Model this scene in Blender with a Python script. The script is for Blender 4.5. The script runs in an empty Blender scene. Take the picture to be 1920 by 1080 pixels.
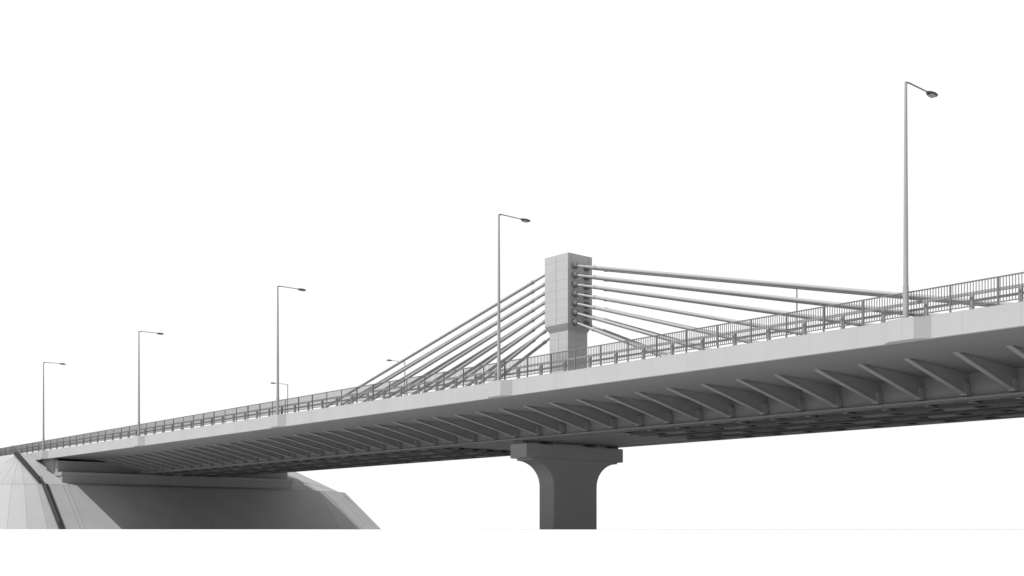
import bpy, math
from mathutils import Vector
S=bpy.context.scene
# ---------------------------------------------------------------- materials
def mat(name,col,rough=0.7,noise=0.04,scale=0.35,joint=None,metal=0.0,grime=0.0):
    m=bpy.data.materials.new(name); m.use_nodes=True
    nt=m.node_tree; N=nt.nodes; L=nt.links
    b=N["Principled BSDF"]; b.inputs["Roughness"].default_value=rough
    b.inputs["Metallic"].default_value=metal
    b.inputs["Specular IOR Level"].default_value=0.25
    tc=N.new("ShaderNodeTexCoord")
    nz=N.new("ShaderNodeTexNoise"); nz.inputs["Scale"].default_value=scale; nz.inputs["Detail"].default_value=6
    L.new(tc.outputs["Object"],nz.inputs["Vector"])
    mr=N.new("ShaderNodeMapRange"); mr.inputs[1].default_value=0.3; mr.inputs[2].default_value=0.7
    mr.inputs[3].default_value=1-noise; mr.inputs[4].default_value=1+noise
    L.new(nz.outputs["Fac"],mr.inputs[0])
    val=mr.outputs[0]
    def mth(op,a,b2=None,c=None):
        n=N.new("ShaderNodeMath"); n.operation=op
        for i,v in enumerate((a,b2,c)):
            if v is None: continue
            if isinstance(v,(int,float)): n.inputs[i].default_value=v
            else: L.new(v,n.inputs[i])
        return n.outputs[0]
    if joint:
        sp=N.new("ShaderNodeSeparateXYZ"); L.new(tc.outputs["Object"],sp.inputs[0])
        for ax,(per,off,w,dk) in joint.items():
            o=sp.outputs["XYZ".index(ax)]
            f=mth('FRACT',mth('DIVIDE',mth('ADD',o,off+1000*per),per))
            ln=mth('LESS_THAN',f,w/per)
            val=mth('MULTIPLY',val,mth('SUBTRACT',1.0,mth('MULTIPLY',ln,dk)))
    mx=N.new("ShaderNodeMix"); mx.data_type='RGBA'; mx.blend_type='MULTIPLY'; mx.inputs[0].default_value=1
    mx.inputs[6].default_value=(col[0],col[1],col[2],1)
    cb=N.new("ShaderNodeCombineColor")
    for i in range(3): L.new(val,cb.inputs[i])
    L.new(cb.outputs[0],mx.inputs[7]); L.new(mx.outputs[2],b.inputs["Base Color"])
    return m
def g(v): return (v,v,v)
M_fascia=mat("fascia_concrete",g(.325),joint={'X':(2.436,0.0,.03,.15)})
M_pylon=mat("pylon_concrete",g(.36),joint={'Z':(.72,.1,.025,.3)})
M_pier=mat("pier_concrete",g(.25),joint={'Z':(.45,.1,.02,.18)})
M_soffit=mat("deck_soffit",g(.16),joint={'X':(2.436,1.2,.02,.15)})  # deck slab tone, lowered so the underside's shade sits in the colour
M_steel=mat("shaded_girder_steel",g(.19))  # girder base colour darkened to carry the shade under the deck
M_rib=mat("bracket_steel",g(.24))
M_grill=mat("grillage_steel",g(.10))
M_abut=mat("abutment_concrete",g(.26))
M_slope=mat("slope_paving_concrete",g(.31),noise=.04,scale=.4)
M_joint=mat("paving_joint",g(.18))
M_fence=mat("galvanised_fence",g(.13),rough=.5)
M_barrier=mat("galvanised_barrier",g(.28),rough=.5)
M_pole=mat("lamp_pole_paint",g(.27),rough=.5)
M_head=mat("lamp_housing",g(.07),rough=.5)
M_cable=mat("cable_sheath",g(.30),rough=.5,noise=.02)
M_anch=mat("anchor_steel",g(.16),rough=.5)
M_ground=mat("pale_ground",g(.62),noise=.03,scale=.05)
M_asph=mat("asphalt",g(.05),noise=.15,scale=3)
M_paint=mat("road_paint",g(.8),noise=.03)
M_stair=mat("stair_steel",g(.09))
# ---------------------------------------------------------------- mesh tools
class MB:
    def __init__(s): s.v=[]; s.f=[]; s.m=[]; s.mats=[]
    def mi(s,m):
        if m not in s.mats: s.mats.append(m)
        return s.mats.index(m)
    def add(s,vs,fs,m):
        o=len(s.v); s.v+= [tuple(v) for v in vs]; k=s.mi(m)
        for f in fs: s.f.append(tuple(i+o for i in f)); s.m.append(k)
    def box(s,x0,x1,y0,y1,z0,z1,m):
        s.add([(x0,y0,z0),(x1,y0,z0),(x1,y1,z0),(x0,y1,z0),(x0,y0,z1),(x1,y0,z1),(x1,y1,z1),(x0,y1,z1)],
          [(3,2,1,0),(4,5,6,7),(0,1,5,4),(1,2,6,5),(2,3,7,6),(3,0,4,7)],m)
    def prismx(s,poly,x0,x1,m):   # poly (y,z) ccw
        n=len(poly)
        vs=[(x0,p[0],p[1]) for p in poly]+[(x1,p[0],p[1]) for p in poly]
        fs=[tuple(range(n-1,-1,-1)),tuple(range(n,2*n))]+[(i,(i+1)%n,n+(i+1)%n,n+i) for i in range(n)]
        s.add(vs,fs,m)
    def prismz(s,poly,z0,z1,m):
        n=len(poly)
        vs=[(p[0],p[1],z0) for p in poly]+[(p[0],p[1],z1) for p in poly]
        fs=[tuple(range(n-1,-1,-1)),tuple(range(n,2*n))]+[(i,(i+1)%n,n+(i+1)%n,n+i) for i in range(n)]
        s.add(vs,fs,m)
    def frus(s,cx,cy,a0,b0,z0,a1,b1,z1,m):
        vs=[(cx-a0,cy-b0,z0),(cx+a0,cy-b0,z0),(cx+a0,cy+b0,z0),(cx-a0,cy+b0,z0),(cx-a1,cy-b1,z1),(cx+a1,cy-b1,z1),(cx+a1,cy+b1,z1),(cx-a1,cy+b1,z1)]
        s.add(vs,[(3,2,1,0),(4,5,6,7),(0,1,5,4),(1,2,6,5),(2,3,7,6),(3,0,4,7)],m)
    def tube(s,p0,p1,r0,r1,m,n=10):
        p0=Vector(p0);p1=Vector(p1);d=(p1-p0).normalized()
        u=d.cross(Vector((0,0,1)))
        if u.length<1e-3: u=Vector((1,0,0))
        u.normalize(); w=d.cross(u)
        vs=[]
        for p,r in ((p0,r0),(p1,r1)):
            for i in range(n):
                a=2*math.pi*i/n; vs.append(p+r*(math.cos(a)*u+math.sin(a)*w))
        fs=[tuple(range(n)),tuple(range(2*n-1,n-1,-1))]+[(i,n+i,n+(i+1)%n,(i+1)%n) for i in range(n)]
        s.add(vs,fs,m)
    def obj(s,name,parent=None,smooth=False,bev=0):
        me=bpy.data.meshes.new(name); me.from_pydata(s.v,[],s.f)
        for m in s.mats: me.materials.append(m)
        me.polygons.foreach_set("material_index",s.m)
        me.validate(); me.update()
        import bmesh
        bm=bmesh.new(); bm.from_mesh(me); bmesh.ops.recalc_face_normals(bm,faces=bm.faces); bm.to_mesh(me); bm.free()
        o=bpy.data.objects.new(name,me); S.collection.objects.link(o)
        if parent: o.parent=parent
        if smooth:
            try:
                me.shade_smooth()
                me.set_sharp_from_angle(angle=math.radians(35))
            except Exception: pass
        if bev:
            b=o.modifiers.new("bevel",'BEVEL'); b.width=bev; b.segments=2; b.limit_method='ANGLE'
        return o
def empty(name):
    e=bpy.data.objects.new(name,None); S.collection.objects.link(e); return e
# ---------------------------------------------------------------- parameters
XL,XR=-85.6,110.0       # bridge extent
LS=26.8                 # lamp spacing
RB=LS/11
YC=15.5; W=31.0         # centre line and width between lamp rows
PX=-10.2                # pylon station
def mir(y): return 2*YC-y
bridge=empty("cable_stayed_bridge")
# ---- deck slab (without edge beams)
b=MB()
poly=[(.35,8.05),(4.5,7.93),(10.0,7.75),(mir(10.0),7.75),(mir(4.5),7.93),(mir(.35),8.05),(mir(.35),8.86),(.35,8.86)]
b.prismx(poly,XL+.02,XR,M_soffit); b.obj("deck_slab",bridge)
# ---- edge beams with lamp bays
def edge(side):
    b=MB()
    pts=[(XL,.12)]
    xs=[LS*i for i in range(-3,5)]
    for x in xs:
        pts+=[(x-1.15,.12),(x-.6,-.34),(x+.55,-.34),(x+1.1,.12)]
    pts.append((XR,.12))
    pts+=[(XR,.35),(XL,.35)]
    if side: pts=[(x,mir(y)) for x,y in pts][::-1]
    b.prismz(pts,7.98,8.90,M_fascia)
    y0,y1=(.16,.50)
    if side: y0,y1=mir(y1),mir(y0)
    b.box(XL+.01,XR-.01,y0,y1,8.90,8.94,M_fascia)
    return b.obj("edge_beam",bridge)
edge(0); edge(1)
# ---- cantilever brackets and main box girder
b=MB()
i0=int(-77/RB); i1=int(XR/RB)
for i in range(i0,i1+1):
    x=i*RB
    for s in (0,1):
        f=(lambda y:mir(y)) if s else (lambda y:y)
        def P(pl): 
            q=[(f(y),z) for y,z in pl]
            return q[::-1] if s else q
        b.prismx(P([(4.4,7.92),(9.99,6.66),(9.99,7.80),(4.4,7.98)]),x-.05,x+.05,M_rib)
        b.prismx(P([(4.2,7.90),(9.98,6.59),(9.98,6.66),(4.2,7.97)]),x-.13,x+.13,M_rib)
        ya,yb=sorted((f(9.55),f(9.97)))
        b.box(x-.16,x+.16,ya,yb,6.64,7.25,M_rib)
b.obj("cantilever_brackets",bridge)
b=MB()
GL,GR=-77.9,XR
for s in (0,1):
    ya,yb=sorted(((mir(10.0) if s else 10.0),(mir(10.3) if s else 10.3)))
    b.box(GL,GR,ya,yb,6.55,7.80,M_steel)
    ya,yb=sorted(((mir(9.72) if s else 9.72),(mir(11.0) if s else 11.0)))
    b.box(GL,GR,ya,yb,6.46,6.55,M_steel)
b.box(PX-8.5,PX+9.6,11.0,mir(11.0),6.48,6.54,M_rib)
b.obj("main_girder",bridge)
b=MB()
def grill(xa,xb):
    n=int(round((xb-xa)/1.218))
    for i in range(n+1):
        x=xa+i*(xb-xa)/n
        if i%2==0:
            b.box(x-.14,x+.14,11.0,mir(11.0),6.40,6.46,M_steel)
            b.box(x-.03,x+.03,10.3,mir(10.3),6.46,7.6,M_grill)
        else:
            b.box(x-.10,x+.10,11.3,mir(11.3),6.52,6.58,M_grill)
    for y in (11.9,13.3,14.7,16.3,17.7,19.1):
        b.box(xa,xb,y-.11,y+.11,6.30,6.37,M_grill)
        b.box(xa,xb,y-.02,y+.02,6.37,6.9,M_grill)
    for i in range(n//2):
        x=xa+2*i*(xb-xa)/n; d=2*(xb-xa)/n
        for k,y in enumerate((11.9,14.7,17.7)):
            y2=y+1.4
            b.box(x+.3,x+d-.5,y+.35,y2-.35,6.26+.02*((i+k)%3),6.32+.02*((i+k)%3),M_steel if (i+k)%2 else M_grill)
    b.box(xa,xb,10.4,mir(10.4),7.60,7.66,M_grill)
grill(PX+9.9,XR-1); grill(GL+2,PX-8.8)
b.obj("soffit_grillage",bridge)
# ---- road deck furniture
road=MB()
road.box(-240,XR-.02,3.2,14.0,8.87,8.9,M_asph); road.box(-240,XR-.02,mir(14.0),mir(3.2),8.87,8.9,M_asph)
for y in (3.6,6.9,10.3,13.6):
    for yy in (y,mir(y)):
        if y in (3.6,13.6): road.box(-240,XR-.1,yy-.07,yy+.07,8.9,8.904,M_paint)
        else:
            x=-240
            while x<XR-4: road.box(x,x+3,yy-.07,yy+.07,8.9,8.904,M_paint); x+=9
road.obj("road")
pv=MB()
for a,c in ((.52,3.2),(14.0,mir(14.0)),(mir(3.2),mir(.52))): pv.box(XL+.05,XR-.03,a,c,8.862,9.0,M_fascia)
pv.obj("pavement")
# ---- pylon
b=MB()
b.frus(PX,YC,1.02,1.02,8.9,1.02,1.02,14.85,M_pylon)
b.frus(PX,YC,1.02,1.02,14.85,1.28,1.27,15.35,M_pylon)
b.box(PX-1.28,PX+1.28,YC-1.27,YC+1.27,15.35,20.6,M_pylon)
b.obj("pylon",bridge,bev=.02)
b=MB()
b.box(PX-.015,PX+.015,YC-1.276,YC-1.268,15.4,20.5,M_joint)
b.box(PX-.012,PX+.012,YC-1.026,YC-1.018,9.2,14.8,M_joint)
b.box(PX+1.278,PX+1.284,YC-.9,YC-.88,15.4,20.55,M_joint)
b.box(PX+1.278,PX+1.284,YC+.88,YC+.9,15.4,20.55,M_joint)
b.obj("pylon_joint",bridge)
# ---- cables
b=MB(); a=MB()
zs=[19.72-.7*i for i in range(7)]
ds=[45,40.5,36,31,26,21,16]
for z,d in zip(zs,ds):
    for sx in (-1,1):
        for y in (YC-.62,YC+.58):
            p0=Vector((PX+sx*1.2,y,z)); p1=Vector((PX+sx*(1.28+d),y,9.0))
            dr=(p1-p0).normalized()
            a.tube(p0,p0+dr*.34,.24,.24,M_anch,14)
            a.tube(p0+dr*.34,p0+dr*.46,.19,.19,M_anch,14)
            b.tube(p0+dr*.3,p0+dr*2.2,.085,.10,M_cable,12)
            a.tube(p0+dr*2.15,p0+dr*2.4,.15,.15,M_cable,12)
            b.tube(p0+dr*2.3,p1,.125,.125,M_cable,12)
            a.tube(p1-dr*2.5,p1,.17,.17,M_cable,12)
b.obj("stay_cables",bridge,smooth=True); a.obj("cable_anchorages",bridge,smooth=True)
# ---- pier
b=MB()
def pier(xc):
    yl=13.25
    cap=10.45; fl=11.0
    prof=[(yl,-.035),(yl,3.2)]
    R=(yl-fl)
    for i in range(1,11):
        t=i/10*math.pi/2
        prof.append((yl-R*(1-math.cos(t)),3.2+1.85*math.sin(t)))
    prof.append((fl,5.2))
    full=prof+[(mir(y),z) for y,z in prof[::-1]]
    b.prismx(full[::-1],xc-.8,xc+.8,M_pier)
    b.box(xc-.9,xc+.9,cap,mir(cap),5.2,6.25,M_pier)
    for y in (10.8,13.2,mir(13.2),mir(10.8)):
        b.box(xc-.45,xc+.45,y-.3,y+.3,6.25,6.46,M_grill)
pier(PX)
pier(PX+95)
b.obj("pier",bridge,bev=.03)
# ---- abutment
b=MB()
b.box(-79.2,-77.0,.9,mir(.9),3.0,6.0,M_abut)
b.box(-79.25,-76.9,.8,mir(.8),6.0,6.42,M_abut)
b.box(-79.6,-78.3,.85,mir(.85),6.42,7.74,M_abut)
for s in (0,1):
    f=(lambda y:mir(y)) if s else (lambda y:y)
    ya,yb=sorted((f(.75),f(1.3)))
    vs=[(-85.7,8.0),(-85.7,7.0),(-79.3,5.0),(-79.3,8.0)]
    v=[(x,ya,z) for x,z in vs]+[(x,yb,z) for x,z in vs]
    b.add(v,[(0,1,2,3),(7,6,5,4),(0,4,5,1),(1,5,6,2),(2,6,7,3),(3,7,4,0)],M_abut)
for y in (10.6,13.7,mir(13.7),mir(10.6)):
    b.box(-78.1,-77.2,y-.35,y+.35,6.42,6.47,M_grill)
b.obj("abutment",bridge,bev=.02)
# ---------------------------------------------------------------- embankment
x0=-85.6; yn=-1.0; yf=33.0
rings=[(0,0,8.84),(9.2,9.2,4.95),(10.0,10.0,4.90),(15.4,15.4,-.06)]
def ringpts(d):
    bn=d*.62; bf=d*.85; p=[]
    p.append((-300,yn-bn))
    nn=8
    for i in range(nn+1):
        t=math.pi/2*i/nn
        p.append((x0+d*math.sin(t),yn-bn*math.cos(t)))
    for y in (8,16,24): p.append((x0+d,y))
    for i in range(nn+1):
        t=math.pi/2*i/nn
        p.append((x0+d*math.cos(t),yf+bf*math.sin(t)))
    p.append((-300,yf+bf))
    return p
E=MB(); R=[[(x,y,z) for x,y in ringpts(d)] for d,_,z in rings]
n=len(R[0]); vs=[v for r in R for v in r]; fs=[]
for k in range(len(R)-1):
    for i in range(n-1):
        a0=k*n+i
        fs.append((a0,a0+n,a0+n+1,a0+1))
vs+= [(-300,yn,8.84),(x0,yn,8.84),(x0,yf,8.84),(-300,yf,8.84)]
o=len(vs)-4; fs.append((o,o+1,o+2,o+3))
E.add(vs,fs,M_slope)
J=MB()
for k in range(len(R)-1):
    for i in range(n):
        if R[k][i]!=R[k+1][i] and i not in(0,n-1):
            J.tube(R[k][i],R[k+1][i],.012,.012,M_joint,5)
for k in (1,2):
    for i in range(1,n-2): J.tube(R[k][i],R[k][i+1],.012,.012,M_joint,5)
emb=E.obj("embankment"); J.obj("paving_joints",emb)
G=MB()
prof=[(x0,8.84),(x0+9.2,4.95),(x0+10.0,4.90),(x0+15.4,-.06)]
for (xa,za),(xb,zb) in zip(prof[1:],prof[2:]):
    for y in (.35,.85):
        v=[(xa,y,za+.07),(xb,y,zb+.07),(xb,y+.1,zb+.07),(xa,y+.1,za+.07),(xa,y,za-.1),(xb,y,zb-.1),(xb,y+.1,zb-.1),(xa,y+.1,za-.1)]
        G.add(v,[(0,1,2,3),(7,6,5,4),(0,4,5,1),(1,5,6,2),(2,6,7,3),(3,7,4,0)],M_slope)
G.obj("drain_channel",emb)
# ---------------------------------------------------------------- staircase down the slope
T=MB(); ys0,ys1=-1.75,-1.15
for (xa,za),(xb,zb) in zip(prof,prof[1:]):
    ns=max(1,int(abs(zb-za)/.17))
    for i in range(ns):
        xs=xa+(xb-xa)*i/ns; xe=xa+(xb-xa)*(i+1)/ns; z=za+(zb-za)*(i)/ns
        T.box(xs,xe,ys0,ys1,z-.15,z+.05,M_stair)
    for y in (ys0-.04,):
        T.tube((xa,y,za+.05),(xb,y,zb+.05),.05,.05,M_stair,6)
        T.tube((xa,y,za+.9),(xb,y,zb+.9),.03,.03,M_stair,6)
        T.tube((xa,y,za+.5),(xb,y,zb+.5),.018,.018,M_stair,6)
        nb=max(1,int((xb-xa)/.25))
        for i in range(nb+1):
            xx=xa+(xb-xa)*i/nb; zz=za+(zb-za)*i/nb
            T.box(xx-.013,xx+.013,y-.013,y+.013,zz,zz+.9,M_stair)
T.obj("staircase")
# ---------------------------------------------------------------- fences and barriers
def fence(y,name):
    F=MB(); xa,xb=-150,XR-.5; zb=8.94
    F.box(xa,xb,y-.03,y+.03,zb+1.13,zb+1.18,M_fence)
    F.box(xa,xb,y-.02,y+.02,zb+.13,zb+.17,M_fence)
    x=xa
    while x<xb:
        F.box(x-.013,x+.013,y-.013,y+.013,zb+.17,zb+1.13,M_fence); x+=.125
    x=xa
    while x<xb:
        F.box(x-.03,x+.03,y-.035,y+.035,zb-.06,zb+1.13,M_fence); x+=2.03
    return F.obj(name)
fence(.30,"pedestrian_fence"); fence(mir(.30),"pedestrian_fence")
def barrier(y,name):
    F=MB(); xa,xb=-150,XR-.5; zb=8.92
    F.box(xa,xb,y-.06,y+.06,zb+.72,zb+.84,M_barrier)
    F.box(xa,xb,y-.04,y+.04,zb+.42,zb+.52,M_barrier)
    x=xa+.7
    while x<xb:
        F.box(x-.075,x+.075,y-.07,y+.07,zb-.02,zb+.72,M_barrier); x+=2.03
    return F.obj(name)
for y in (.75,mir(.75),14.0,mir(14.0)): barrier(y,"crash_barrier")
# ---------------------------------------------------------------- street lamps
def lamp(x,y,s,k):
    e=empty("street_lamp"); e.location=(x,y,8.90)
    p=MB()
    p.tube((0,0,0),(0,0,.05),.22,.22,M_pole,12)
    p.tube((0,0,.05),(0,0,1.4),.125,.12,M_pole,12)
    p.tube((0,0,1.4),(0,0,10.06),.105,.055,M_pole,12)
    p.obj("pole",e,smooth=True)
    q=MB(); Z=10.1
    q.tube((0,0,Z-.04),(0,s*.25,Z),.045,.04,M_anch,8)
    q.tube((0,s*.25,Z),(0,s*1.95,Z),.035,.028,M_anch,8)
    q.obj("arm",e,smooth=True)
    h=MB()
    secs=[(1.75,.06,.04,.0),(1.92,.15,.07,.0),(2.2,.19,.085,.0),(2.42,.15,.06,-.01),(2.5,.05,.03,-.02)]
    vs=[];n=12
    for yy,w,t,dz in secs:
        for i in range(n):
            a=2*math.pi*i/n; vs.append((w*math.cos(a),s*yy,Z+dz+t*math.sin(a)))
    fs=[tuple(range(n)),tuple(range(len(vs)-n,len(vs)))]
    for j in range(len(secs)-1):
        for i in range(n): fs.append((j*n+i,j*n+(i+1)%n,(j+1)*n+(i+1)%n,(j+1)*n+i))
    h.add(vs,fs,M_head)
    h.box(-.12,.12,min(s*1.95,s*2.35),max(s*1.95,s*2.35),Z-.1,Z-.06,M_cable)
    h.obj("luminaire",e,smooth=True)
for k in range(-3,5):
    lamp(k*LS,0,1,k); lamp(k*26.45-.6,2*YC+.1,-1,k)
# ---------------------------------------------------------------- ground
b=MB(); b.add([(-4000,-4000,-.03),(4000,-4000,-.03),(4000,4000,-.03),(-4000,4000,-.03)],[(0,1,2,3)],M_ground)
b.obj("ground")
# ---------------------------------------------------------------- light
sun_dir=Vector((-.2,-.52,.85)).normalized()
sl=bpy.data.lights.new("sun",'SUN'); sl.energy=5.0; sl.angle=math.radians(.5); sl.color=(1,.995,.985)
so=bpy.data.objects.new("sun",sl); S.collection.objects.link(so)
so.rotation_euler=(-sun_dir).to_track_quat('-Z','Y').to_euler(); so.location=(0,-60,80)
w=bpy.data.worlds.new("World"); S.world=w; w.use_nodes=True
nt=w.node_tree; N=nt.nodes; L=nt.links; bg=N["Background"]
tc=N.new("ShaderNodeTexCoord"); sp=N.new("ShaderNodeSeparateXYZ"); L.new(tc.outputs["Generated"],sp.inputs[0])
cr=N.new("ShaderNodeValToRGB"); L.new(sp.outputs["Z"],cr.inputs[0])
cr.color_ramp.elements[0].position=.50; cr.color_ramp.elements[0].color=(1,1,1,1)
cr.color_ramp.elements[1].position=.80; cr.color_ramp.elements[1].color=(.35,.35,.36,1)
L.new(cr.outputs[0],bg.inputs["Color"]); bg.inputs["Strength"].default_value=1.02
# ---------------------------------------------------------------- camera
c=bpy.data.cameras.new("camera"); co=bpy.data.objects.new("camera",c); S.collection.objects.link(co)
co.location=(52.45,-44.2,0.0); co.rotation_euler=(math.radians(90),0,math.atan2(.757,.653))
c.sensor_width=36; c.lens=40; c.shift_y=452/1920; c.clip_start=.1; c.clip_end=9000
S.camera=co
S.view_settings.view_transform='Standard'; S.view_settings.look='None'; S.view_settings.exposure=0
